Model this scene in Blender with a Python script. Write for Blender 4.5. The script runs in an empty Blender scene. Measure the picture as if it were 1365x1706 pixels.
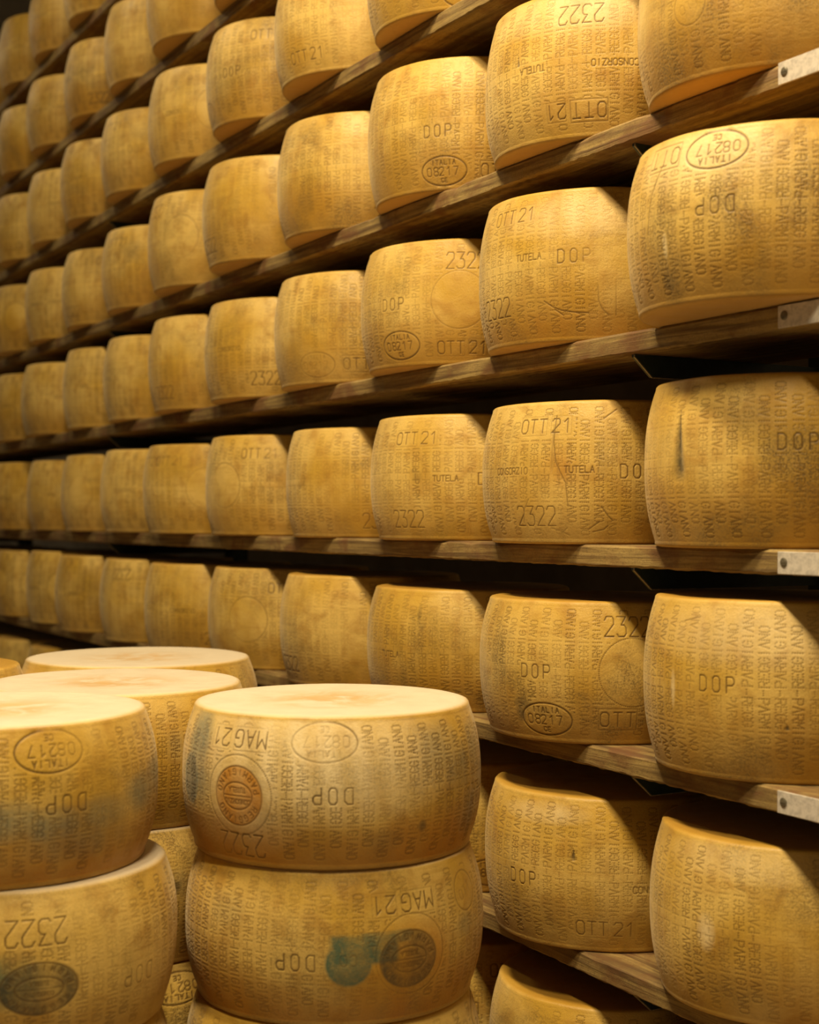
import bpy, math, random
import numpy as np
from mathutils import Vector, Matrix

# ------------------------------------------------------------------ camera, world, lights, exposure
C = bpy.context.scene.collection
sc = bpy.context.scene
CZ = 1.345
F_PX, YAW, PITCH, ROLL = 2439.6, 0.51322, 0.0058, 0.00273
fw = Vector((math.sin(YAW) * math.cos(PITCH), math.cos(YAW) * math.cos(PITCH), math.sin(PITCH)))
rt0 = Vector((math.cos(YAW), -math.sin(YAW), 0.0))
up0 = rt0.cross(fw)
rt = rt0 * math.cos(ROLL) + up0 * math.sin(ROLL)
up = up0 * math.cos(ROLL) - rt0 * math.sin(ROLL)
cd = bpy.data.cameras.new('camera')
cd.sensor_fit = 'VERTICAL'
cd.sensor_height = 36.0
cd.sensor_width = 36.0 * 1365 / 1706
cd.lens = F_PX / 1706 * 36.0
cd.clip_start = 0.05
cd.dof.use_dof = True
cd.dof.focus_distance = 2.38
cd.dof.aperture_fstop = 4.0
cam = bpy.data.objects.new('camera', cd)
C.objects.link(cam)
M = Matrix((rt, up, -fw)).transposed().to_4x4()
M.translation = Vector((0, 0, CZ))
cam.matrix_world = M
sc.camera = cam

sc.view_settings.view_transform = 'Standard'
sc.view_settings.look = 'None'
sc.view_settings.gamma = 1.0
sc.view_settings.use_curve_mapping = False
sc.view_settings.exposure = 0.0

w = bpy.data.worlds.new('warehouse_air')
sc.world = w
w.use_nodes = True
w.node_tree.nodes['Background'].inputs['Color'].default_value = (1.0, 0.92, 0.70, 1)
w.node_tree.nodes['Background'].inputs['Strength'].default_value = 0.045

LAMP_Z = 3.95
LAMPS = [(0.05, 0.15, 92), (0.30, 1.70, 112), (0.30, 4.4, 13), (0.30, 7.1, 9), (0.30, 10.0, 6)]
LAMP_COL = (1.0, 0.83, 0.56)


def lamp(x, y, watts):
    d = bpy.data.lights.new('aisle_lamp', 'AREA')
    d.shape = 'RECTANGLE'
    d.size, d.size_y = 0.22, 0.9
    d.energy = watts
    d.color = LAMP_COL
    o = bpy.data.objects.new('aisle_lamp', d)
    o.location = (x, y, LAMP_Z - 0.09)
    C.objects.link(o)


for a in LAMPS:
    lamp(*a)

# ------------------------------------------------------------------ helpers


def tag(o, label=None, cat=None, group=None, kind=None):
    if label: o['label'] = label
    if cat: o['category'] = cat
    if group: o['group'] = group
    if kind: o['kind'] = kind
    return o


def link(name, me, mats, parent=None, loc=(0, 0, 0)):
    o = bpy.data.objects.new(name, me)
    C.objects.link(o)
    if parent: o.parent = parent
    o.location = loc
    for m in (mats if isinstance(mats, (list, tuple)) else [mats]):
        if m.name not in [x.name for x in me.materials if x]:
            me.materials.append(m)
    return o


def box_mesh(name, x0, x1, y0, y1, z0, z1, bev=0.0):
    import bmesh
    bm = bmesh.new()
    bmesh.ops.create_cube(bm, size=1)
    for v in bm.verts:
        v.co = Vector(((x0 + x1) / 2 + v.co.x * (x1 - x0), (y0 + y1) / 2 + v.co.y * (y1 - y0), (z0 + z1) / 2 + v.co.z * (z1 - z0)))
    if bev:
        bmesh.ops.bevel(bm, geom=bm.edges[:], offset=bev, segments=2, affect='EDGES', profile=0.5)
    me = bpy.data.meshes.new(name)
    bm.to_mesh(me)
    bm.free()
    return me


class NT:
    def __init__(s, name):
        s.m = bpy.data.materials.new(name)
        s.m.use_nodes = True
        s.t = s.m.node_tree
        s.t.nodes.clear()
        s.out = s.n('ShaderNodeOutputMaterial')
        s.b = s.n('ShaderNodeBsdfPrincipled')
        s.t.links.new(s.b.outputs[0], s.out.inputs[0])

    def n(s, typ, **kw):
        n = s.t.nodes.new(typ)
        for k, v in kw.items(): setattr(n, k, v)
        return n

    def l(s, a, b):
        s.t.links.new(a, b)

    def val(s, x, sock):
        if isinstance(x, (int, float)): sock.default_value = x
        elif isinstance(x, tuple): sock.default_value = x if len(x) != 3 or sock.type == 'VECTOR' else x + (1,)
        else: s.l(x, sock)

    def math(s, op, a, b=0.0, clamp=False):
        n = s.n('ShaderNodeMath', operation=op, use_clamp=clamp)
        s.val(a, n.inputs[0]); s.val(b, n.inputs[1])
        return n.outputs[0]

    def vec(s, op, a, b):
        n = s.n('ShaderNodeVectorMath', operation=op)
        s.val(a, n.inputs[0]); s.val(b, n.inputs[1])
        return n.outputs[0]

    def noise(s, vec, scale, detail=3.0, rough=0.55, dist=0.0):
        n = s.n('ShaderNodeTexNoise')
        s.l(vec, n.inputs['Vector'])
        n.inputs['Scale'].default_value = scale
        n.inputs['Detail'].default_value = detail
        n.inputs['Roughness'].default_value = rough
        n.inputs['Distortion'].default_value = dist
        return n.outputs['Fac']

    def ramp(s, f, a, b, lo=0.0, hi=1.0):
        n = s.n('ShaderNodeMapRange', interpolation_type='SMOOTHSTEP')
        s.val(f, n.inputs[0])
        for i, v in enumerate((a, b, lo, hi)): s.val(v, n.inputs[i + 1])
        return n.outputs[0]

    def mix(s, f, a, b):
        n = s.n('ShaderNodeMix', data_type='RGBA')
        s.val(f, n.inputs[0]); s.val(a, n.inputs[6]); s.val(b, n.inputs[7])
        return n.outputs[2]

    def attr(s, name):
        return s.n('ShaderNodeAttribute', attribute_name=name).outputs['Fac']


# ------------------------------------------------------------------ materials
def cheese_material():
    t = NT('aged_cheese_rind')
    tc = t.n('ShaderNodeTexCoord').outputs['Object']
    oi = t.n('ShaderNodeObjectInfo').outputs['Random']
    off = t.n('ShaderNodeCombineXYZ')
    t.l(t.math('MULTIPLY', oi, 37.0), off.inputs[0])
    t.l(t.math('MULTIPLY', oi, 91.0), off.inputs[1])
    t.l(t.math('MULTIPLY', oi, 13.0), off.inputs[2])
    p = t.vec('ADD', tc, off.outputs[0])
    big = t.noise(p, 6.0, 3, 0.55)
    mid = t.noise(p, 22.0, 4, 0.6, 0.4)
    fine = t.noise(p, 330.0, 3, 0.7)
    grain = t.noise(p, 900.0, 2, 0.6)
    streak = t.noise(t.vec('MULTIPLY', p, (9.0, 9.0, 120.0)), 1.0, 3, 0.6)
    col = t.mix(t.ramp(big, 0.36, 0.66), CH_PALE, CH_GOLD)
    col = t.mix(t.math('MULTIPLY', t.ramp(mid, 0.45, 0.75), 0.60), col, CH_AMBER)
    col = t.mix(t.math('MULTIPLY', t.ramp(streak, 0.52, 0.75), 0.30), col, CH_AMBER)
    # browner lower half: handling patina plus painted shade of the overhead light
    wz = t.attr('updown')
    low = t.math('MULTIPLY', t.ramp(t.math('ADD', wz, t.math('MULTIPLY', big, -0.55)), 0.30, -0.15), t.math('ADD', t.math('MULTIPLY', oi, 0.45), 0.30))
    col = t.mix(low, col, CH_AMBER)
    # grey-green mould speckle, in patches, stronger on some wheels
    patch = t.ramp(t.noise(t.vec('ADD', p, (5.0, 3.0, 1.0)), 7.5, 4, 0.6, 0.5), 0.45, 0.70)
    spk = t.ramp(fine, 0.42, 0.62)
    amt = t.math('MULTIPLY', t.math('MULTIPLY', patch, t.math('ADD', t.math('MULTIPLY', spk, 0.65), 0.22)), t.math('ADD', t.math('MULTIPLY', oi, 0.7), 0.35), True)
    col = t.mix(amt, col, CH_GRIME)
    # even salt-and-pepper grain
    col = t.mix(t.math('MULTIPLY', t.ramp(grain, 0.50, 0.68), 0.38), col, (0.30, 0.19, 0.05))
    # flat faces, paler on the marked stack wheels
    face = t.attr('face')
    sep = t.n('ShaderNodeSeparateXYZ'); t.l(tc, sep.inputs[0])
    rr = t.math('SQRT', t.math('ADD', t.math('POWER', sep.outputs[0], 2.0), t.math('POWER', sep.outputs[1], 2.0)))
    ringn = t.noise(t.vec('ADD', p, (2.0, 9.0, 0.0)), 16.0, 5, 0.65, 0.8)
    stain = t.ramp(t.math('ADD', rr, t.math('MULTIPLY', ringn, 0.12)), 0.215, 0.10)
    stain = t.math('MULTIPLY', t.math('MULTIPLY', stain, t.ramp(ringn, 0.38, 0.62)), 0.75)
    fcol = t.mix(stain, CH_FACE, CH_FACE_STAIN)
    fcol = t.mix(t.attr('pale_face'), t.mix(big, CH_GOLD, CH_AMBER), fcol)
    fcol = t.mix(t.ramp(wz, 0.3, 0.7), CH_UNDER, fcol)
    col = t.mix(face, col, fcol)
    # ink and iron-brand stains, pale rind, and painted light and shade tones
    brk = t.ramp(t.noise(p, 160.0, 3, 0.7), 0.28, 0.60, 0.68, 1.0)
    for nm, c in (('pale_rind_and_lit', (0.80, 0.62, 0.31)), ('amber_stain_and_shade', (0.46, 0.175, 0.005)), ('ink_blue', (0.070, 0.125, 0.115)), ('ink_teal', (0.006, 0.088, 0.066)), ('ink_dark', (0.055, 0.045, 0.022))):
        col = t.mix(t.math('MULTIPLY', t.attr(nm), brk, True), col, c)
    # grime settled in the pressed lettering
    col = t.mix(t.math('MULTIPLY', t.attr('dirt'), 0.88), col, CH_GROOVE)
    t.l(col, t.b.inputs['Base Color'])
    t.l(t.ramp(mid, 0.3, 0.7, 0.42, 0.60), t.b.inputs['Roughness'])
    t.b.inputs['Specular IOR Level'].default_value = 0.35
    t.b.inputs['Sheen Weight'].default_value = 0.22
    t.b.inputs['Sheen Roughness'].default_value = 0.4
    t.b.inputs['Sheen Tint'].default_value = (1, 0.85, 0.55, 1)
    h = t.math('ADD', t.math('MULTIPLY', fine, 0.5), t.math('MULTIPLY', mid, 1.5))
    bp = t.n('ShaderNodeBump'); bp.inputs['Strength'].default_value = 0.45; bp.inputs['Distance'].default_value = 0.0025
    t.l(h, bp.inputs['Height']); t.l(bp.outputs[0], t.b.inputs['Normal'])
    return t.m


CH_PALE = (0.68, 0.450, 0.112)
CH_GOLD = (0.54, 0.315, 0.036)
CH_AMBER = (0.34, 0.155, 0.010)
CH_GRIME = (0.135, 0.085, 0.022)
CH_FACE = (0.68, 0.575, 0.40)
CH_FACE_STAIN = (0.58, 0.33, 0.09)
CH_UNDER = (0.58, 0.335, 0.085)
CH_GROOVE = (0.11, 0.055, 0.010)
CHEESE = cheese_material()


def wood_material():
    t = NT('weathered_shelf_wood')
    tc = t.n('ShaderNodeTexCoord').outputs['Object']
    oi = t.n('ShaderNodeObjectInfo').outputs['Random']
    off = t.n('ShaderNodeCombineXYZ')
    for i, k in enumerate((3.0, 17.0, 5.0)): t.l(t.math('MULTIPLY', oi, k), off.inputs[i])
    p = t.vec('ADD', tc, off.outputs[0])
    g = t.noise(t.vec('MULTIPLY', p, (60.0, 3.0, 90.0)), 1.0, 5, 0.65, 0.6)
    b = t.noise(t.vec('MULTIPLY', p, (1.0, 0.6, 1.0)), 14.0, 4, 0.6, 0.5)
    f = t.noise(p, 260.0, 3, 0.7)
    col = t.mix(t.ramp(g, 0.3, 0.7), (0.37, 0.245, 0.068), (0.10, 0.050, 0.011))
    col = t.mix(t.math('MULTIPLY', t.ramp(b, 0.44, 0.66), 0.75), col, (0.14, 0.050, 0.010))
    col = t.mix(t.math('MULTIPLY', t.ramp(f, 0.5, 0.7), 0.45), col, (0.10, 0.06, 0.022))
    t.l(col, t.b.inputs['Base Color'])
    t.b.inputs['Roughness'].default_value = 0.78
    bp = t.n('ShaderNodeBump'); bp.inputs['Strength'].default_value = 0.6; bp.inputs['Distance'].default_value = 0.003
    t.l(t.math('ADD', g, t.math('MULTIPLY', f, 0.3)), bp.inputs['Height']); t.l(bp.outputs[0], t.b.inputs['Normal'])
    return t.m


def plain(name, c, rough=0.6, metal=0.0, scale=30.0, var=0.25, bump=0.0):
    t = NT(name)
    tc = t.n('ShaderNodeTexCoord').outputs['Object']
    n = t.noise(tc, scale, 4, 0.65)
    d = tuple(x * (1 - var) for x in c)
    t.l(t.mix(t.ramp(n, 0.35, 0.65), c, d), t.b.inputs['Base Color'])
    t.b.inputs['Roughness'].default_value = rough
    t.b.inputs['Metallic'].default_value = metal
    if bump:
        bp = t.n('ShaderNodeBump'); bp.inputs['Strength'].default_value = bump; bp.inputs['Distance'].default_value = 0.002
        t.l(n, bp.inputs['Height']); t.l(bp.outputs[0], t.b.inputs['Normal'])
    return t.m


WOOD = wood_material()
STEEL = plain('dark_green_painted_steel', (0.020, 0.034, 0.026), 0.45, 0.0, 60, 0.3)
EDGE = plain('worn_bare_steel_edge', (0.42, 0.33, 0.20), 0.5, 0.3, 200, 0.4)
PLATE = plain('scuffed_pale_metal', (0.66, 0.58, 0.46), 0.55, 0.1, 140, 0.28, 0.2)
SCREW = plain('dull_screw_metal', (0.20, 0.17, 0.11), 0.45, 0.5, 200, 0.3)
CONCRETE = plain('warehouse_concrete', (0.36, 0.30, 0.22), 0.7, 0.0, 5, 0.25, 0.3)
PLASTER = plain('cream_plaster', (0.50, 0.44, 0.34), 0.85, 0.0, 3, 0.12)
HOUSING = plain('white_lamp_housing', (0.75, 0.75, 0.72), 0.5, 0.0, 30, 0.05)
glow = NT('lamp_diffuser_glow')
glow.b.inputs['Base Color'].default_value = (0.9, 0.85, 0.7, 1)
glow.b.inputs['Emission Color'].default_value = (1.0, 0.85, 0.6, 1)
glow.b.inputs['Emission Strength'].default_value = 3.0
GLOW = glow.m

# ------------------------------------------------------------------ structure
for nm, b, m in (('floor', (-4, 4.5, -2.5, 12, -0.1, 0.0), CONCRETE), ('ceiling', (-4, 4.5, -2.5, 12, 4.3, 4.4), PLASTER),
                 ('wall_right', (2.75, 2.85, -2.5, 12, 0, 4.3), CONCRETE), ('wall_back', (-4, 2.75, 11.9, 12, 0, 4.3), CONCRETE)):
    tag(link(nm, box_mesh(nm, *b), m), kind='structure')

# lamp housings hung from the ceiling (above the frame)
for i, (x, y, wt) in enumerate(LAMPS):
    r = bpy.data.objects.new('ceiling_lamp', None); C.objects.link(r); r.location = (x, y, LAMP_Z)
    tag(r, 'long pale strip lamp hung from the ceiling above the aisle', 'lamp', 'strip lamps along the aisle')
    link('lamp_housing', box_mesh('lamp_housing', -0.13, 0.13, -0.5, 0.5, -0.04, 0.06, 0.01), HOUSING, r)
    link('diffuser', box_mesh('diffuser', -0.11, 0.11, -0.45, 0.45, -0.06, -0.04, 0.004), GLOW, r)
    for s in (-1, 1):
        link('hanger_rod', box_mesh('hanger_rod', -0.006, 0.006, s * 0.4 - 0.006, s * 0.4 + 0.006, 0.06, 0.35), STEEL, r)

# ------------------------------------------------------------------ pressed lettering: stroke font (cell 0.6 wide, 1 high)
O_ = [(.15, 0), (0, .18), (0, .82), (.15, 1), (.45, 1), (.6, .82), (.6, .18), (.45, 0), (.15, 0)]
FONT = {
    'A': [[(0, 0), (.3, 1), (.6, 0)], [(.12, .38), (.48, .38)]],
    'C': [[(.6, .85), (.45, 1), (.15, 1), (0, .82), (0, .18), (.15, 0), (.45, 0), (.6, .15)]],
    'D': [[(0, 0), (0, 1), (.4, 1), (.6, .82), (.6, .18), (.4, 0), (0, 0)]],
    'E': [[(.6, 1), (0, 1), (0, 0), (.6, 0)], [(0, .5), (.5, .5)]],
    'G': [[(.6, .85), (.45, 1), (.15, 1), (0, .82), (0, .18), (.15, 0), (.45, 0), (.6, .18), (.6, .48), (.32, .48)]],
    'I': [[(.3, 0), (.3, 1)]],
    'L': [[(0, 1), (0, 0), (.6, 0)]],
    'M': [[(0, 0), (0, 1), (.3, .45), (.6, 1), (.6, 0)]],
    'N': [[(0, 0), (0, 1), (.6, 0), (.6, 1)]],
    'O': [O_], '0': [O_],
    'P': [[(0, 0), (0, 1), (.45, 1), (.6, .85), (.6, .6), (.45, .46), (0, .46)]],
    'R': [[(0, 0), (0, 1), (.45, 1), (.6, .85), (.6, .6), (.45, .48), (0, .48)], [(.3, .48), (.6, 0)]],
    'S': [[(.6, .85), (.45, 1), (.15, 1), (0, .85), (0, .65), (.15, .52), (.45, .48), (.6, .35), (.6, .15), (.45, 0), (.15, 0), (0, .15)]],
    'T': [[(0, 1), (.6, 1)], [(.3, 1), (.3, 0)]],
    'U': [[(0, 1), (0, .18), (.15, 0), (.45, 0), (.6, .18), (.6, 1)]],
    'Z': [[(0, 1), (.6, 1), (0, 0), (.6, 0)]],
    '1': [[(.12, .75), (.38, 1), (.38, 0)]],
    '2': [[(0, .82), (.12, 1), (.5, 1), (.6, .88), (.6, .62), (0, 0), (.6, 0)]],
    '3': [[(0, 1), (.6, 1), (.28, .58), (.48, .58), (.6, .45), (.6, .14), (.46, 0), (.1, 0), (0, .12)]],
    '7': [[(0, 1), (.6, 1), (.22, 0)]],
    '8': [[(.15, .52), (0, .66), (0, .86), (.15, 1), (.45, 1), (.6, .86), (.6, .66), (.45, .52), (.15, .52), (0, .38), (0, .14), (.15, 0), (.45, 0), (.6, .14), (.6, .38), (.45, .52)]],
    '-': [[(.1, .5), (.5, .5)]], ' ': [],
}


def along(pts, step):
    """points at even spacing along a polyline"""
    out = [pts[0]]
    for (x0, y0), (x1, y1) in zip(pts[:-1], pts[1:]):
        L = math.hypot(x1 - x0, y1 - y0)
        n = max(1, int(round(L / step)))
        for k in range(1, n + 1):
            out.append((x0 + (x1 - x0) * k / n, y0 + (y1 - y0) * k / n))
    return out


def text_pts(txt, s, v, h, ang, step, adv=0.95, wide=1.0):
    """(s, v) sample points of TXT centred at (s, v), cap height h, turned by ang degrees"""
    ca, sa = math.cos(math.radians(ang)), math.sin(math.radians(ang))
    W = (len(txt) - 1) * adv + 0.6
    res = []
    for i, ch in enumerate(txt):
        for pl in FONT.get(ch, []):
            q = [(((x + i * adv) - W / 2) * h * wide, (y - .5) * h) for x, y in pl]
            for x, y in along(q, step):
                res.append((s + x * ca - y * sa, v + x * sa + y * ca))
    return res


def ell_pts(s, v, a, b, step):
    n = int(2 * math.pi * max(a, b) / step)
    return [(s + a * math.cos(2 * math.pi * k / n), v + b * math.sin(2 * math.pi * k / n)) for k in range(n)]


def rect_pts(s, v, w_, h_, step):
    return along([(s - w_ / 2, v - h_ / 2), (s + w_ / 2, v - h_ / 2), (s + w_ / 2, v + h_ / 2), (s - w_ / 2, v + h_ / 2), (s - w_ / 2, v - h_ / 2)], step)


class Face:
    """pressed marks on the side of one wheel; s = angle * R (right for someone facing it), v = height"""

    def __init__(self, R, H, rng):
        self.R, self.H, self.rng = R, H, rng
        self.dots = []      # s, v, radius, depth
        self.clear = []     # ellipses / rects kept free of column text
        self.ink = []       # attr, s, v, a, b, strength, shape; ink plus painted light and shade

    def S(self, deg):
        return math.radians(deg) * self.R

    def add(self, pts, r, d):
        self.dots += [(a, b, r, d) for a, b in pts]

    def stamp(self, kind, deg, v, flip=False, sc_=1.0, tilt=0.0):
        s = self.S(deg)
        a0 = (180 if flip else 0) + tilt
        sg = -1 if flip else 1
        st, r = 0.0007, 0.00075
        if kind == 'DOP':
            self.add(text_pts('DOP', s, v, .0215 * sc_, a0, st, 1.15, .85), r, 2.2)
            self.clear.append(('r', s, v, .032 * sc_, .015 * sc_))
        elif kind in ('TUTELA', 'CONSORZIO'):
            self.add(text_pts(kind, s, v, .0105, a0, st, .82), .0006, 1.5)
            self.clear.append(('r', s, v, .0045 * len(kind), .0085))
        elif kind == '2322':
            self.add(text_pts('2322', s, v, .031 * sc_, a0, st, .82, .8), r, 2.2)
            self.clear.append(('r', s, v, .044 * sc_, .020 * sc_))
        elif kind in ('OTT 21', 'MAG 21'):
            self.add(text_pts(kind[:3], s - sg * .019, v, .0225, a0, st, .85), r, 2.0)
            self.add(text_pts('21', s + sg * .034, v, .0225, a0, st, .85), r, 2.0)
            self.add(rect_pts(s - sg * .019, v, .054, .031, st), .0006, .45)
            self.add(rect_pts(s + sg * .034, v, .036, .031, st), .0006, .35)
            self.clear.append(('r', s + sg * .004, v, .054, .018))
        elif kind == 'OTT':
            self.add(text_pts('OTT', s, v, .0225, a0, st, .95), r, 2.0)
            self.add(rect_pts(s, v, .062, .034, st), .0008, .75)
            self.clear.append(('r', s, v, .034, .019))
        elif kind == '21':
            self.add(text_pts('21', s, v, .0225, a0, st, .9), r, 2.0)
            self.add(rect_pts(s, v, .034, .031, st), .0008, .5)
            self.clear.append(('r', s, v, .020, .018))
        elif kind == 'oval':
            self.add(ell_pts(s, v, .046, .026, st), .0010, 1.8)
            ca, sa = math.cos(math.radians(a0)), math.sin(math.radians(a0))
            for txt, dx, dy, h in (('ITALIA', 0, .0150, .0085), ('08', -.023, -.001, .0145), ('217', .010, -.001, .0145), ('CE', 0, -.0165, .0072)):
                self.add(text_pts(txt, s + dx * ca - dy * sa, v + dx * sa + dy * ca, h, a0, st, 1.0), .00062, 1.6)
            self.clear.append(('e', s, v, .052, .032))
        elif kind == 'dotted circle':
            self.add(ell_pts(s, v, .054, .054, .0031), .0008, 1.6)
            self.clear.append(('e', s, v, .058, .058))
        elif kind == 'ring':
            self.add(ell_pts(s, v, .027, .027, st), .0009, .8)
            self.add(text_pts('OTT', s, v, .013, a0 + 20, st), .0006, .5)
            self.clear.append(('e', s, v, .032, .032))

    def seal(self, deg, v, r, attr, strength, flip=False, words=('REGGIANO', 'PARMIGIANO'), rx=1.0):
        """round or oval brand with a text ring"""
        s = self.S(deg)
        self.ink.append((attr, s, v, r * rx, r, strength, 'disc'))
        self.clear.append(('e', s, v, r * rx * 1.08, r * 1.08))
        for k, ky in ((1.0, 1.0), (.62, .46)):
            self.add(ell_pts(s, v, r * rx * k * .97, r * ky * .97, .0007), .0009, .9)
        n = len(words[0]); m = len(words[1])
        for word, a_mid, sgn in ((words[0], 90, -1), (words[1], -90, 1)):
            for i, ch in enumerate(word):
                a = a_mid + sgn * (i - (len(word) - 1) / 2) * 17
                ar = math.radians(a + (180 if flip else 0))
                tilt = (a - 90 if sgn < 0 else a + 90) + (180 if flip else 0)
                self.add(text_pts(ch, s + rx * r * .79 * math.cos(ar), v + r * .79 * math.sin(ar), r * .2, tilt, .0007), .0007, .9)
        self.add([(s + x * r * .001 * rx, v) for x in range(-580, 581, 16)], .0007, .7)
        f_ = -1 if flip else 1
        self.add(text_pts('CONSORZIO', s, v + f_ * r * .19, r * .15, 180 if flip else 0, .0007, .8), .0006, .8)
        self.add(text_pts('TUTELA', s, v - f_ * r * .19, r * .15, 180 if flip else 0, .0007, .8), .0006, .8)

    def columns(self, deg0, deg1, dv=0.0, full=True, pitch=.0222):
        s0, s1 = self.S(deg0), self.S(deg1)
        H = self.H
        adv = (H - .046) / 19.2
        h = .0135
        n = int((s1 - s0) / pitch)
        rng = self.rng
        shear = rng.uniform(-.03, .03)
        for j in range(n):
            s = s0 + (j + .5) * pitch + rng.uniform(-.0008, .0008)
            vc = H * .505 + dv + rng.uniform(-.001, .001)
            topw, botw = ('PARMIGIANO', 'REGGIANO') if j % 2 else ('REGGIANO', 'PARMIGIANO')
            wear = rng.uniform(.60, 1.05)
            pts = []
            for word, ang, sg in ((topw, 90, 1), (botw, -90, -1)):
                for i, ch in enumerate(word):
                    vv = vc + sg * (adv * (1.1 + i))
                    sss = s + shear * (vv - vc)
                    pts += text_pts(ch, sss, vv, h, ang, .0031, 1, adv / h / .6 * .72)
            pts += [(s - .001, vc + .003), (s - .001, vc), (s - .001, vc - .003)]
            for a, b in pts:
                if any((abs(a - c[1]) < c[3] and abs(b - c[2]) < c[4]) if c[0] == 'r' else (((a - c[1]) / c[3]) ** 2 + ((b - c[2]) / c[4]) ** 2 < 1) for c in self.clear):
                    continue
                self.dots.append((a, b, .00098, 1.15 * wear))


def smooth_noise(rng, th, v, n=7, amp=1.0, fmax=5):
    out = np.zeros((len(th), len(v)))
    for _ in range(n):
        a, b = rng.randint(1, fmax), rng.uniform(4, 26)
        out += rng.uniform(.4, 1) * np.sin(a * th[:, None] + b * v[None, :] + rng.uniform(0, 6.28)) / n
    return out * amp


def wheel_mesh(name, R, H, seed, facing=0.0, w0=-180.0, w1=180.0, step=.00115, marks=None, coarse=.012, scar=None, pale_face=False):
    """one cheese wheel: barrel side with real pressed marks, rounded lips, slightly dished faces"""
    rng = random.Random(seed)
    fc = Face(R, H, rng)
    if marks: marks(fc)
    full = (w1 - w0) >= 359.9
    n_d = int(math.radians(w1 - w0) * R / step)
    th_d = np.radians(np.linspace(w0, w1, n_d + 1))
    if full:
        th = th_d[:-1]
    else:
        n_c = max(8, int(math.radians(360 - (w1 - w0)) * R / coarse))
        th = np.concatenate([th_d, np.radians(np.linspace(w1, w0 + 360, n_c + 1))[1:-1]])
    ns = len(th)
    n_v = int((H - .016) / step)
    vs = np.linspace(.008, H - .008, n_v + 1)
    RT = .905
    lean = rng.uniform(-.05, .05)

    def prof(v):
        t = v / H
        return R * (RT + (1 - RT) * (1 - np.abs(2 * t - 1 + lean * (1 - (2 * t - 1) ** 2)) ** 2.3))

    depth = np.zeros((ns, len(vs)), np.float32)
    ds = math.radians(w1 - w0) * R / n_d
    dv = vs[1] - vs[0]
    if fc.dots:
        P = np.array(fc.dots)
        fi = (P[:, 0] - math.radians(w0) * R) / ds
        fj = (P[:, 1] - vs[0]) / dv
        for di in range(-2, 3):
            for dj in range(-2, 3):
                i = np.round(fi).astype(int) + di; j = np.round(fj).astype(int) + dj
                dd = ((i - fi) * ds) ** 2 + ((j - fj) * dv) ** 2
                rad = np.maximum(P[:, 2], .62 * step)
                val = P[:, 3] * np.exp(-dd / (rad ** 2)) * np.minimum(1, P[:, 2] / (.62 * step) + .15)
                ok = (j >= 0) & (j < len(vs)) & (val > .02)
                if full: i = i % ns
                else: ok &= (i >= 0) & (i < n_d + 1)
                np.maximum.at(depth, (i[ok], j[ok]), val[ok].astype(np.float32))
    fade = np.clip(.88 + smooth_noise(rng, th, vs, 6, 1.7), .28, 1.0)
    dirt = np.minimum(depth * fade, 1.0)
    rad = prof(vs)[None, :] + smooth_noise(rng, th, vs, 6, .0022, 4) + smooth_noise(rng, th, vs, 8, .0009, 24)
    rad = rad - .00095 * dirt
    tones = {}
    SS = (th * R)[:, None]; VV = vs[None, :]
    per = 2 * math.pi * R
    for attr, s, v, a, b, k, shape in fc.ink:
        dS = (SS - s + per / 2) % per - per / 2
        q = np.sqrt((dS / a) ** 2 + ((VV - v) / b) ** 2)
        if shape == 'disc': m = np.clip((1.04 - q) / .10, 0, 1) * k * (.88 + .12 * np.clip(q * 1.1, 0, 1) ** 3)
        elif shape == 'ring': m = np.clip(1 - np.abs(q - .86) / .16, 0, 1) * k
        elif shape == 'smear': m = np.clip(1.0 - q ** 2, 0, 1) * k
        elif shape == 'box':
            m = np.clip((1 - np.abs(dS / a)) * 6, 0, 1) * np.clip((1 - np.abs((VV - v) / b)) * 4, 0, 1) * k
        m = m * np.clip(.8 + .5 * smooth_noise(rng, th, vs, 6, 1.3, 40), .3, 1.1)
        tones[attr] = np.maximum(tones.get(attr, 0), m).astype(np.float32)
    if scar:
        # a gash or dent pressed into the rind: (deg, v, half width, half height, depth, darkness)
        for deg, v, hw, hh, dp, dk in scar:
            t_ = (VV - v) / hh
            widen = np.clip((1 - t_) / 2, 0.03, 1)
            g = np.exp(-((SS - math.radians(deg) * R) / (hw * widen)) ** 2) * np.clip((1 + t_) * 2.5, 0, 1) * (np.abs(t_) < 1)
            rad = rad - dp * g
            tones['ink_dark'] = np.maximum(tones.get('ink_dark', 0), g * dk).astype(np.float32)
    # full vertical list: bottom face rings, lip, side, lip, top face rings
    rb, rtp = rad[:, 0].copy(), rad[:, -1].copy()
    dish = rng.uniform(.001, .003)
    rows = []   # (radius array, z array or scalar, face flag)
    for f in (.12, .4, .7, .9):
        rows.append((rb * f * .985, .0006 * (1 - f), 1.0))
    rows.append((rb - .0065, 0.0, .8))
    rows.append((rb - .0020, .0012, .3))
    rows.append((rb + .0002, .0040, 0.0))
    for j in range(len(vs)): rows.append((rad[:, j], vs[j], 0.0))
    rows.append((rtp - .0006, H - .0042, 0.0))
    rows.append((rtp - .0030, H - .0014, .45))
    rows.append((rtp - .0085, H, .9))
    for f in (.93, .82, .6, .35, .12):
        rows.append((rtp * f * .97, H - dish * (1 - f) * 1.4, 1.0))
    nr = len(rows)
    wob = smooth_noise(rng, th, np.array([0.0]), 5, .0018, 4)[:, 0]
    co = np.zeros((nr, ns, 3), np.float32)
    facev = np.zeros((nr, ns), np.float32)
    ud = np.zeros((nr, ns), np.float32)
    ct, st_ = np.cos(th), np.sin(th)
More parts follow.
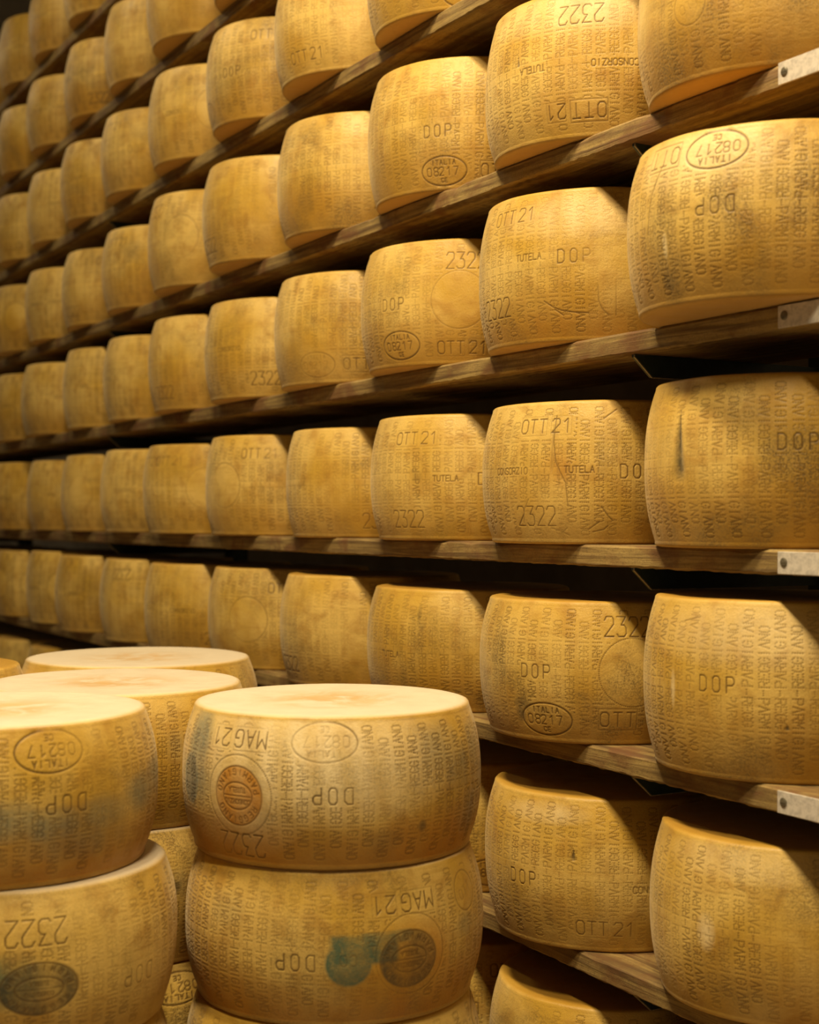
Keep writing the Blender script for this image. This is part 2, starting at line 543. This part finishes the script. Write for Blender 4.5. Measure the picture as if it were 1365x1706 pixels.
    for k, (r_, z_, ff) in enumerate(rows):
        co[k, :, 0] = r_ * ct; co[k, :, 1] = r_ * st_
        edge = max(0.0, min(1.0, (z_ - H * .8) / (H * .2)))
        co[k, :, 2] = z_ - np.abs(wob) * edge * (1 if ff < .99 else .8)
        facev[k] = ff
        ud[k] = z_ / H
    nv = nr * ns
    verts = np.concatenate([co.reshape(-1, 3), [[0, 0, .0006]], [[0, 0, H - dish * 1.4]]]).astype(np.float32)
    a = (np.arange(nr - 1)[:, None] * ns + np.arange(ns)[None, :])
    b = (np.arange(nr - 1)[:, None] * ns + (np.arange(ns)[None, :] + 1) % ns)
    quads = np.stack([a, b, b + ns, a + ns], -1).reshape(-1, 4)
    i0 = np.arange(ns); i1 = (i0 + 1) % ns
    tb = np.stack([i1, i0, np.full(ns, nv)], -1)
    tt = np.stack([(nr - 1) * ns + i0, (nr - 1) * ns + i1, np.full(ns, nv + 1)], -1)
    loops = np.concatenate([quads.ravel(), tb.ravel(), tt.ravel()]).astype(np.int32)
    starts = np.concatenate([np.arange(len(quads)) * 4, len(quads) * 4 + np.arange(2 * ns) * 3]).astype(np.int32)
    me = bpy.data.meshes.new(name)
    me.vertices.add(len(verts)); me.vertices.foreach_set('co', verts.ravel())
    me.loops.add(len(loops)); me.loops.foreach_set('vertex_index', loops)
    me.polygons.add(len(starts)); me.polygons.foreach_set('loop_start', starts)
    me.update(calc_edges=True)
    me.polygons.foreach_set('use_smooth', np.ones(len(starts), bool))
    lo = 7

    def put(nm, arr2d, base=None):
        full_ = np.zeros((nr, ns), np.float32) if base is None else base
        if arr2d is not None: full_[lo:lo + len(vs), :] = arr2d.T
        at = me.attributes.new(nm, 'FLOAT', 'POINT')
        at.data.foreach_set('value', np.concatenate([full_.ravel(), [full_[0, 0], full_[-1, 0]]]).astype(np.float32))

    put('dirt', np.clip(dirt, 0, 1))
    put('face', None, facev)
    if pale_face: put('pale_face', None, np.ones((nr, ns), np.float32))
    put('updown', None, ud)
    for k_, v_ in tones.items(): put(k_, np.clip(v_, 0, 1))
    me.materials.append(CHEESE)
    return me


# ------------------------------------------------------------------ the rack: levels, planks, steel arms
LEVELS = [0.3271, 0.6608, 0.9907, 1.3076, 1.6342, 1.9580, 2.2940, 2.6200, 2.9460]
X0, Y0, PIT, R0, H0 = 1.528, 1.5985, 0.42897, 0.2080, 0.2410
PF, PB, PT = 1.387, 1.668, 0.034
UPWARD = ['lowest shelf', 'second lowest shelf', 'third shelf up', 'fourth shelf up, at eye level', 'fifth shelf up', 'sixth shelf up', 'seventh shelf up', 'eighth shelf up', 'topmost shelf']


def plank_mesh(name, y0, y1, seed):
    rng = random.Random(seed)
    n = int((y1 - y0) / .012)
    prof = [(0, -PT + .003), (.003, -PT), (PB - PF, -PT), (PB - PF, 0), (.004, 0), (0, -.004), (-.0004, -PT / 2)]
    m = len(prof)
    vs, fs = [], []
    chips = [(rng.uniform(y0, y1), rng.uniform(.01, .04), rng.uniform(.002, .007)) for _ in range(int((y1 - y0) * 4))]
    for i in range(n + 1):
        y = y0 + (y1 - y0) * i / n
        chip = sum(d * max(0, 1 - abs(y - c) / w_) for c, w_, d in chips)
        wav = .0016 * math.sin(y * 3.1 + seed) + .0009 * math.sin(y * 17 + seed * 2) + rng.uniform(-.0005, .0005)
        for j, (x, z) in enumerate(prof):
            dx = wav if x < .05 else 0
            dz = 0
            if j in (4, 5): dx += chip * (.6 if j == 4 else .25); dz -= chip * (.2 if j == 4 else .5)
            if j in (0, 1): dz += rng.uniform(-.0008, .0012)
            vs.append((PF + x + dx, y, z + dz))
    for i in range(n):
        for j in range(m):
            a, b = i * m + j, i * m + (j + 1) % m
            fs.append((a, b, b + m, a + m))
    fs.append(tuple(range(m))); fs.append(tuple(n * m + j for j in reversed(range(m))))
    me = bpy.data.meshes.new(name)
    me.from_pydata(vs, [], fs)
    import bmesh
    bm = bmesh.new(); bm.from_mesh(me); bmesh.ops.recalc_face_normals(bm, faces=bm.faces[:]); bm.to_mesh(me); bm.free()
    return me


def screw_mesh():
    import bmesh
    bm = bmesh.new()
    n = 20
    rings = [(.0062, 0), (.0060, .0012), (.0045, .0019), (.0012, .0022)]
    vv = [[bm.verts.new((-x, r * math.cos(2 * math.pi * k / n), r * math.sin(2 * math.pi * k / n))) for k in range(n)] for r, x in rings]
    for a, b in zip(vv[:-1], vv[1:]):
        for k in range(n): bm.faces.new((a[k], a[(k + 1) % n], b[(k + 1) % n], b[k]))
    bm.faces.new(vv[-1])
    r2 = bmesh.ops.create_cube(bm, size=1)['verts']
    for v in r2: v.co = Vector((-.0020 + v.co.x * .0008, v.co.y * .0095, v.co.z * .0016))
    bmesh.ops.recalc_face_normals(bm, faces=bm.faces[:])
    me = bpy.data.meshes.new('screw'); bm.to_mesh(me); bm.free()
    return me


SCREW_ME = screw_mesh()
JOINT = 1.37
for L, z in enumerate(LEVELS):
    o = link('shelf_plank', plank_mesh('shelf_plank', JOINT + .001, 9.5, 11 + L), WOOD, None, (0, 0, z))
    tag(o, 'long worn wooden plank of the ' + UPWARD[L].split(',')[0] + ' under the cheese wheels', 'shelf', 'long wooden shelf planks')
    pl = link('joining_plate', box_mesh('joining_plate', PF - .0045, PF - .0015, JOINT - .09, JOINT + .086, -.0325, -.0025, .0008), PLATE, o)
    pl['label'] = 'pale scuffed metal joining plate'
    for yy in (JOINT + .074, JOINT - .078):
        s_ = link('screw', SCREW_ME, SCREW, pl, (PF - .0045, yy, -.0165))
    o2 = link('shelf_plank', plank_mesh('shelf_plank', .30, JOINT - .001, 41 + L), WOOD, None, (0, 0, z))
    tag(o2, 'near short plank of the ' + UPWARD[L].split(',')[0] + ', past the metal joining plate', 'shelf', 'near wooden shelf planks')


def arm_mesh():
    """cross arm under a plank: tapered front end, thin plate with a bottom flange"""
    import bmesh
    bm = bmesh.new()
    xf, xb, h, t = 1.399, 1.79, .034, .0035
    pr = [(xf, 0), (xf, -.004), (xf + .034, -h), (xb, -h), (xb, 0)]
    a = [bm.verts.new((x, -t, z)) for x, z in pr]; b = [bm.verts.new((x, t, z)) for x, z in pr]
    bm.faces.new(a); bm.faces.new(b[::-1])
    for i in range(5): bm.faces.new((a[i], b[i], b[(i + 1) % 5], a[(i + 1) % 5]))
    bmesh.ops.recalc_face_normals(bm, faces=bm.faces[:])
    me = bpy.data.meshes.new('cross_arm'); bm.to_mesh(me); bm.free()
    return me


def rim_mesh():
    import bmesh
    bm = bmesh.new()
    xf, h = 1.399, .034
    pts = [(xf - .0008, -.0006), (xf - .0008, -.0042), (xf + .0335, -h - .0008), (1.52, -h - .0008)]
    q = [(xf + .0006, -.0006), (xf + .0006, -.0036), (xf + .0345, -h + .0006), (1.52, -h + .0006)]
    vs = [[bm.verts.new((x, y, z)) for x, z in P] for y in (-.0042, -.0020) for P in (pts, q)]
    for i in range(3):
        for A, B in ((0, 1), (1, 3), (3, 2), (2, 0)):
            bm.faces.new((vs[A][i], vs[B][i], vs[B][i + 1], vs[A][i + 1]))
    for i in (0, 3): bm.faces.new((vs[0][i], vs[1][i], vs[3][i], vs[2][i]))
    bmesh.ops.recalc_face_normals(bm, faces=bm.faces[:])
    me = bpy.data.meshes.new('bare_edge'); bm.to_mesh(me); bm.free()
    return me


ARM, RIM = arm_mesh(), rim_mesh()
ORD = ['first', 'second', 'third', 'fourth', 'fifth', 'sixth', 'seventh', 'eighth', 'ninth', 'tenth', 'eleventh', 'twelfth', 'thirteenth']
for i, y in enumerate((1.785, 4.36, 6.94)):
    r = bpy.data.objects.new('rack_upright', None); C.objects.link(r); r.location = (0, y, 0)
    tag(r, ('nearest', 'middle', 'farthest')[i] + ' dark green steel upright behind the wheels, with arms under the planks', 'rack', 'steel rack uprights')
    link('post', box_mesh('post', 1.79, 1.85, -.03, .03, 0, 3.2, .004), STEEL, r)
    for z in LEVELS:
        a = link('cross_arm', ARM, STEEL, r, (0, 0, z - PT))
        link('worn_edge', RIM, EDGE, a)

# ------------------------------------------------------------------ shelf wheels
POS = {(3,0):(1.537,1.599,0.2073,0.2388),(3,1):(1.528,2.030,0.2081,0.2312),(3,2):(1.534,2.456,0.2074,0.2360),(3,3):(1.546,2.884,0.2063,0.2348),(3,4):(1.527,3.315,0.2082,0.2402),(3,5):(1.517,3.745,0.2091,0.2373),(3,6):(1.531,4.172,0.2078,0.2416),(3,7):(1.536,4.601,0.2073,0.2423),(4,0):(1.470,1.545,0.2137,0.2293),(4,1):(1.532,2.052,0.2078,0.2501),(4,2):(1.525,2.480,0.2080,0.2370),(4,3):(1.525,2.899,0.2083,0.2395),(4,4):(1.524,3.318,0.2084,0.2383),(4,5):(1.529,3.744,0.2079,0.2497),(4,6):(1.538,4.173,0.2071,0.2447),(4,7):(1.539,4.599,0.2069,0.2522),(5,0):(1.533,1.607,0.2100,0.2410),(5,1):(1.531,2.031,0.2080,0.2410),(5,2):(1.532,2.464,0.2095,0.2494),(5,3):(1.525,2.884,0.2081,0.2492),(5,4):(1.514,3.304,0.2096,0.2467),(5,5):(1.521,3.729,0.2088,0.2503),(6,2):(1.528,2.469,0.2076,0.2410),(6,3):(1.519,2.890,0.2086,0.2410),(6,4):(1.523,3.309,0.2084,0.2396),(6,5):(1.525,3.741,0.2083,0.2458),(2,0):(1.540,1.604,0.2070,0.2470),(2,1):(1.514,2.020,0.2060,0.2271),(2,2):(1.527,2.455,0.2081,0.2273),(2,3):(1.534,2.884,0.2074,0.2369),(2,4):(1.534,3.314,0.2074,0.2399),(2,5):(1.522,3.748,0.2086,0.2385),(1,0):(1.547,1.598,0.2061,0.2449),(1,1):(1.532,2.021,0.2107,0.2441),(0,1):(1.540,2.025,0.2078,0.2411)}
rj = random.Random(5)
for L in range(9):
    for k in range(-1, 13):
        if (L, k) not in POS:
            POS[(L, k)] = (X0 - (0.04 if (L, k) == (4, -1) else 0) + rj.uniform(-.012, .012), Y0 + k * PIT + rj.uniform(-.006, .006) - (0.07 if (L, k) == (4, -1) else 0), .2065 + rj.uniform(-.001, .0012), H0 + rj.uniform(-.006, .006))

ST = lambda *a, **k: (lambda f: f.stamp(*a, **k))
FRONT = {
    (4, 1): ([('DOP', -137.8, .136), ('TUTELA', -160.1, .140), ('2322', 177.3, .064), ('2322', -182.7, .064), ('OTT 21', -172.6, .213)], 'cheese wheel stamped DOP mid-side with low 2322'),
    (2, 1): ([('DOP', -157.2, .114), ('oval', -152.6, .038), ('OTT', -119.0, .042), ('2322', -114.5, .188), ('dotted circle', -112.5, .116)], 'cheese wheel with low oval stamp and OTT box'),
    (5, 1): ([('2322', -138.3, .196, 1), ('CONSORZIO', -122.8, .114, 1), ('TUTELA', -161.9, .117, 1), ('OTT', -134.5, .041, 1), ('21', -150.1, .043, 1)], 'cheese wheel with upside-down boxed OTT 21 stamp'),
    (4, 0): ([('oval', -156.9, .196, 1), ('DOP', -156.1, .121, 1), ('OTT', -180.8, .199, 1)], 'protruding cheese wheel with upside-down oval stamp'),
    (5, 2): ([('DOP', -140.7, .108), ('oval', -137.9, .035), ('OTT', -109.8, .034)], 'cheese wheel with DOP above an oval stamp'),
    (4, 2): ([('DOP', -163.3, .118), ('oval', -159.7, .040), ('2322', -121.5, .193), ('dotted circle', -124.9, .120), ('OTT 21', -124.3, .032)], 'cheese wheel with dotted circle above OTT 21'),
    (3, 2): ([('OTT 21', -157.1, .191), ('TUTELA', -137.7, .115), ('2322', -161.4, .040), ('DOP', -113.2, .114)], 'cheese wheel with OTT 21 above low 2322'),
    (3, 1): ([('OTT 21', -156.2, .190), ('CONSORZIO', -173.9, .118), ('TUTELA', -137.9, .119), ('DOP', -112.4, .116), ('2322', -159.9, .045)], 'creased glossy cheese wheel stamped OTT 21 and CONSORZIO'),
    (3, 3): ([('2322', -117.2, .036)], 'cheese wheel with 2322 at its lower right'),
    (4, 3): ([('oval', -150.5, .040), ('OTT', -124.4, .040)], 'cheese wheel with faint low oval stamp'),
    (2, 0): ([('DOP', -160.4, .132)], 'pale cheese wheel with one small dark spot'),
    (1, 1): ([('DOP', -168.1, .108), ('CONSORZIO', -106.2, .104), ('OTT 21', -129.3, .040)], 'speckled cheese wheel with a dark nick above centre'),
    (1, 0): ([('TUTELA', -40, .12)], 'large close cheese wheel with dark stained top'),
    (3, 0): ([('DOP', -129.9, .144)], 'cheese wheel with a dark upright gash'),
    (5, 0): ([('ring', -170, .1)], 'close cheese wheel cut off by the frame'),
    (6, 2): ([('oval', -124.9, .030)], 'cheese wheel cropped by the top edge'),
    (6, 3): ([('OTT 21', -160, .04)], 'cheese wheel with shaded underside'),
    (2, 2): ([('TUTELA', -170.3, .103)], 'cheese wheel with a brown blotch near its top'),
    (0, 1): ([('DOP', -150, .12)], 'dusty cheese wheel showing its shaded top'),
    (5, 3): ([('2322', -105, .03)], 'golden cheese wheel'),
}
SCAR = {
    (3, 0): [(-179.1, .140, .013, .052, .004, .95)],
    (2, 0): [(-133.2, .079, .004, .004, .001, 1.0)],
    (1, 1): [(-142.3, .155, .0045, .010, .002, .9)],
    (5, 1): [(-170.0, .135, .003, .008, .0025, 1.0)],
    (3, 1): [(-150.5, .150, .0018, .045, .0022, .3), (-147, .112, .0015, .03, .0018, .3)],
}


BLOTS = {
    (2, 1): [('ink_dark', -164.8, .060, .020, .013, .9), ('ink_dark', -166.5, .045, .012, .018, .7), ('ink_dark', -155, .050, .020, .010, .4)],
    (3, 2): [('ink_dark', -153.7, .118, .014, .014, .40), ('ink_dark', -156, .130, .006, .006, .5)],
    (2, 2): [('ink_dark', -151.0, .180, .006, .026, .50), ('ink_dark', -149.0, .160, .010, .012, .30)],
    (4, 0): [('ink_dark', -178, .03, .02, .012, .35), ('pale_rind_and_lit', -165, .19, .14, .05, .6), ('pale_rind_and_lit', -178, .08, .006, .02, .8)],
    (3, 1): [('amber_stain_and_shade', -150, .12, .05, .04, .35), ('ink_dark', -128, .14, .012, .04, .25)],
    (1, 0): [('pale_rind_and_lit', -168, .12, .018, .03, .9), ('pale_rind_and_lit', -150, .22, .2, .03, .4)],
    (2, 0): [('pale_rind_and_lit', -150, .20, .2, .05, .6), ('pale_rind_and_lit', -182, .12, .006, .03, .9)],
    (4, 1): [('pale_rind_and_lit', -140, .20, .16, .04, .45), ('amber_stain_and_shade', -150, .02, .25, .03, .3)],
    (5, 1): [('pale_rind_and_lit', -140, .21, .2, .05, .5)],
    (1, 1): [('pale_rind_and_lit', -160, .215, .10, .02, .5), ('ink_dark', -165, .05, .08, .07, .35)],
    (5, 3): [('ink_dark', -160, .06, .03, .03, .30)],
    (4, 3): [('ink_dark', -165, .10, .03, .05, .22)],
}


CRACKS = {
    (4, 1): [[(-152, .066), (-148, .056), (-144, .050), (-138, .046), (-131, .044)], [(-147, .052), (-143, .042)], [(-127, .088), (-126.5, .062), (-125, .050), (-122, .040)], [(-119, .095), (-118.6, .040)], [(-110, .088), (-109.6, .042)], [(-118, .096), (-112, .098)]],
    (3, 1): [[(-149.5, .206), (-150, .165), (-148.5, .130), (-146, .112), (-144, .098), (-143, .060)], [(-152, .026), (-147, .020), (-143, .014)], [(-147, .018), (-144, .026)], [(-134, .024), (-129, .036)], [(-132, .020), (-127, .024), (-125, .030)], [(-163, .072), (-166, .055), (-167, .034)], [(-127, .20), (-121, .215)], [(-128, .060), (-125, .045), (-123, .038)]],
    (4, 0): [[(-181, .19), (-186, .15), (-188, .10)]],
    (2, 0): [[(-178, .215), (-170, .222)]],
}


def marks_for(spec, deg0, deg1, blots=(), key=None):
    def f(fc):
        for at, dg, v, a, b, k in blots: fc.ink.append((at, fc.S(dg), v, a, b, k, 'smear'))
        for pts in CRACKS.get(key, ()):
            fc.add(along([(fc.S(a), b) for a, b in pts], .0006), .0009, 1.0)
        for s in spec: fc.stamp(s[0], s[1], s[2], bool(len(s) > 3 and s[3]))
        fc.columns(deg0, deg1)
    return f


def generic_marks(seed, textcols=True):
    def f(fc):
        rg = random.Random(seed)
        a = rg.uniform(-180, -150)
        while a < 160:
            fl = rg.random() < .4
            b = [('DOP', .115), ('oval', .04), ('2322', .045), ('OTT 21', .195), ('TUTELA', .118), ('CONSORZIO', .118), ('dotted circle', .12)][rg.randrange(7)]
            fc.stamp(b[0], a, (fc.H - b[1]) if fl else b[1], fl)
            a += rg.uniform(26, 44)
        if textcols: fc.columns(-180, 180)
    return f


MID = [wheel_mesh('cheese_wheel_body', R0, H0, 301 + i, step=.00175, marks=generic_marks(21 + i)) for i in range(3)]
FAR = [wheel_mesh('cheese_wheel_body', R0, H0, 331 + i, step=.0042, marks=generic_marks(31 + i)) for i in range(3)]
LOOKS = ['golden cheese wheel'] * 4
VISIBLE_FROM = {0: 1, 1: 0, 2: 0, 3: 0, 4: 0, 5: 0, 6: 2, 7: 5, 8: 8}
rk = random.Random(77)
for L in range(9):
    for k in range(-1, 13):
        if L == 0 and k > 7: continue
        x, y, R, H = POS[(L, k)]
        front = (L, k) in FRONT
        if front:
            fdeg = math.degrees(math.atan2(-y, -x))
            spec, look = FRONT[(L, k)]
            d0, d1 = fdeg - 97, fdeg + 40
            me = wheel_mesh('cheese_wheel_body', R, H, 1000 + L * 20 + k, w0=d0, w1=d1, step=.00112 if k < 2 else .00125, marks=marks_for(spec, d0, d1, BLOTS.get((L, k), ()), (L, k)), scar=SCAR.get((L, k)))
            o = link('cheese_wheel', me, CHEESE, None, (x, y, LEVELS[L]))
        else:
            me = (MID if k < 6 else FAR)[rk.randrange(3)]
            look = LOOKS[rk.randrange(4)]
            o = link('cheese_wheel', me, CHEESE, None, (x, y, LEVELS[L]))
            o.rotation_euler.z = rk.uniform(0, 6.28)
            s = R / R0
            o.scale = (s, s, H / H0)
        place = UPWARD[L].split(',')[0]
        n = k - VISIBLE_FROM[L]
        if n < 0:
            lab = f'{LOOKS[rk.randrange(4)]} on the {place}, outside the picture at right, {["nearest", "next", "third", "fourth", "fifth", "sixth", "seventh", "eighth", "ninth", "tenth"][k + 1]} along'
        elif n == 0: lab = f'{look}, {place}, rightmost in row'
        else: lab = f'{look}, {place}, {ORD[n]} from right'
        tag(o, lab, 'cheese wheel', 'cheese wheels on the ' + place)

# ------------------------------------------------------------------ stacked wheels in the aisle
A = (.9622, 1.9371); B = (.4903, 2.0195); Cc = (.7769, 2.3859); D_ = (.9672, 2.8182); E_ = (.5240, 2.8230)


def m_A1(fc):
    fc.stamp('oval', -119.2, .173, True)
    fc.stamp('DOP', -116.1, .103, True)
    fc.stamp('MAG 21', -152.9, .173, True)
    fc.stamp('2322', -152.1, .030, True)
    fc.stamp('TUTELA', -46, .092)
    fc.stamp('dotted circle', -152.2, .098)
    fc.seal(-152.2, .097, .041, 'amber_stain_and_shade', .95, True)
    fc.ink.append(('pale_rind_and_lit', fc.S(-128), .150, .28, .095, 1.0, 'smear'))  # pale rind, with frontal light painted over the upper half
    fc.ink.append(('pale_rind_and_lit', fc.S(-150), .080, .10, .070, .6, 'smear'))
    fc.ink.append(('ink_blue', fc.S(-181.4), .108, .027, .036, .95, 'disc'))
    fc.ink.append(('ink_dark', fc.S(-181.4), .108, .022, .032, .60, 'disc'))
    fc.ink.append(('ink_blue', fc.S(-176.5), .165, .040, .055, .95, 'smear'))
    fc.ink.append(('ink_blue', fc.S(-178), .110, .055, .045, .65, 'smear'))
    for dg, v in ((-62, .13), (-48, .15), (-36, .10), (-72, .16), (-52, .06)):
        fc.ink.append(('ink_blue', fc.S(dg), v, .045, .040, .42, 'smear'))
    fc.ink.append(('ink_dark', fc.S(-82), .055, .009, .010, 1.0, 'smear'))
    fc.ink.append(('ink_dark', fc.S(-96), .040, .030, .018, .35, 'smear'))
    fc.ink.append(('amber_stain_and_shade', fc.S(-60), 0.0, .30, .085, .8, 'smear'))  # amber painted in for the shade on the lower side
    fc.ink.append(('amber_stain_and_shade', fc.S(-160), -.01, .20, .085, .7, 'smear'))
    fc.columns(-205, 10)


def m_A2(fc):
    fc.stamp('MAG 21', -89.4, .163, True)
    fc.stamp('ring', -57.7, .160)
    fc.stamp('DOP', -130.7, .091, True)
    fc.stamp('dotted circle', -88.0, .095)
    fc.ink.append(('ink_teal', fc.S(-111.8), .090, .033, .032, .95, 'ring'))
    fc.ink.append(('ink_teal', fc.S(-111.8), .090, .031, .030, .80, 'disc'))
    fc.ink.append(('ink_teal', fc.S(-106.0), .108, .050, .022, .85, 'box'))
    fc.ink.append(('ink_teal', fc.S(-98.0), .122, .040, .009, .60, 'box'))
    fc.clear.append(('e', fc.S(-111.8), .09, .034, .034))
    fc.add(text_pts('CO', fc.S(-111.8), .094, .014, 180, .0007), .0009, .9)
    fc.seal(-88.9, .089, .039, 'ink_dark', .86, True, rx=1.15)
    fc.ink.append(('amber_stain_and_shade', fc.S(-86), .088, .085, .062, .75, 'smear'))
    fc.ink.append(('ink_blue', fc.S(-60), .115, .03, .02, .35, 'smear'))
    fc.ink.append(('ink_blue', fc.S(-160), .15, .04, .03, .25, 'smear'))
    fc.ink.append(('amber_stain_and_shade', fc.S(-60), 0.0, .30, .085, .8, 'smear'))  # lower side darkened in colour, standing in for shade from above
    fc.ink.append(('amber_stain_and_shade', fc.S(-160), -.01, .20, .085, .7, 'smear'))
    fc.columns(-205, 10)


def m_B1(fc):
    fc.stamp('oval', -85.5, .170, True)
    fc.stamp('DOP', -80.3, .104, True)
    for dg, v, a, k in ((-100, .088, .05, .8), (-84, .078, .05, .75), (-66, .085, .05, .65), (-45, .100, .05, .75), (-30, .115, .04, .55), (-75, .055, .09, .45)):
        fc.ink.append(('ink_blue', fc.S(dg), v, a, .030, k, 'smear'))
    fc.ink.append(('amber_stain_and_shade', fc.S(-85), -.01, .40, .085, .75, 'smear'))  # painted amber shade round the lower side
    fc.columns(-180, 20)


def m_B2(fc):
    fc.stamp('2322', -98.1, .156, True)
    fc.stamp('DOP', -58.8, .078, True)
    fc.seal(-97.3, .088, .033, 'ink_dark', .88, True, rx=1.5)
    fc.ink.append(('ink_teal', fc.S(-107), .100, .05, .040, .8, 'smear'))
    fc.columns(-180, 20)


def m_C(spot):
    def f(fc):
        if spot:
            fc.ink.append(('ink_dark', fc.S(-84), .125, .012, .013, 1.0, 'smear'))
            fc.ink.append(('ink_dark', fc.S(-87), .098, .003, .003, 1.0, 'smear'))
        fc.ink.append(('ink_blue', fc.S(-84), .13, .03, .03, .3, 'smear'))
        fc.columns(-170, 20)
    return f


def stack(pos, top, hs, R, makers, name, group, shift=None):
    z = top
    rs = random.Random(int(pos[0] * 100))
    for i, h in enumerate(hs):
        z -= h
        r = R if i == 0 else R * (1 + rs.uniform(-.012, .004))
        dx, dy = (0, 0) if i == 0 else (rs.uniform(-.004, .006), rs.uniform(-.004, .004))
        if shift and i: dx, dy = shift[min(i, len(shift)) - 1]
        mk = makers.get(i)
        if mk:
            me = wheel_mesh('cheese_wheel_body', r, h, 700 + i + int(pos[1] * 50), w0=mk[1], w1=mk[2], step=mk[3], marks=mk[0], pale_face=True)
            o = link('cheese_wheel', me, CHEESE, None, (pos[0] + dx, pos[1] + dy, z))
        else:
            o = link('cheese_wheel', MID[i % 3], CHEESE, None, (pos[0] + dx, pos[1] + dy, z))
            o.scale = (r / R0, r / R0, h / H0); o.rotation_euler.z = rs.uniform(0, 6)
        tag(o, name[i] if i < len(name) - 1 else f'plain cheese wheel, {ORD[i]} down in the {name[-1]}', 'cheese wheel', group)
    return


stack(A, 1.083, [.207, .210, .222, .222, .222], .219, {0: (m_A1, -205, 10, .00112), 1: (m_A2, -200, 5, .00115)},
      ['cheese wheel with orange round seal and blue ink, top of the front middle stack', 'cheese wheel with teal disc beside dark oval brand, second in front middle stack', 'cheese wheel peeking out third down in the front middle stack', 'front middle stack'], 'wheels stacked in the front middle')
stack(B, 1.089, [.203, .206, .2267, .2267, .2266], .219, {0: (m_B1, -175, 15, .0012), 1: (m_B2, -175, 15, .0012)},
      ['cheese wheel with upside-down oval stamp, top of the front left stack', 'cheese wheel with dark oval logo brand, second in the front left stack', 'cheese wheel third down in the front left stack', 'front left stack'], 'wheels stacked at the front left', [(.027, -.013), (.020, -.008)])
stack(Cc, 1.075, [.212, .212, .217, .217, .217], .229, {0: (m_C(False), -150, 0, .00115), 1: (m_C(True), -150, 0, .00115)},
      ['pale topped cheese wheel behind the two front stacks, half hidden by them', 'cheese wheel with black mould spots, glimpsed between the two front stacks', 'shadowed cheese wheel third down in the stack behind', 'stack behind the front two'], 'wheels stacked behind the front two stacks')
stack(D_, 1.073, [.210, .2158, .2157, .2157, .2158], .240, {0: (m_C(False), -160, 10, .0013)},
      ['wide pale cheese wheel topping the rearmost stack, behind the others', 'cheese wheel second down in the rearmost stack', 'rearmost stack'], 'wheels in the rearmost stack')
stack(E_, 1.075, [.212, .2158, .2157, .2157, .2158], .219, {},
      ['cheese wheel sliver at the left edge, behind the front left stack', 'cheese wheel second down in the stack at the far left', 'stack at the far left'], 'wheels in the far left stack')
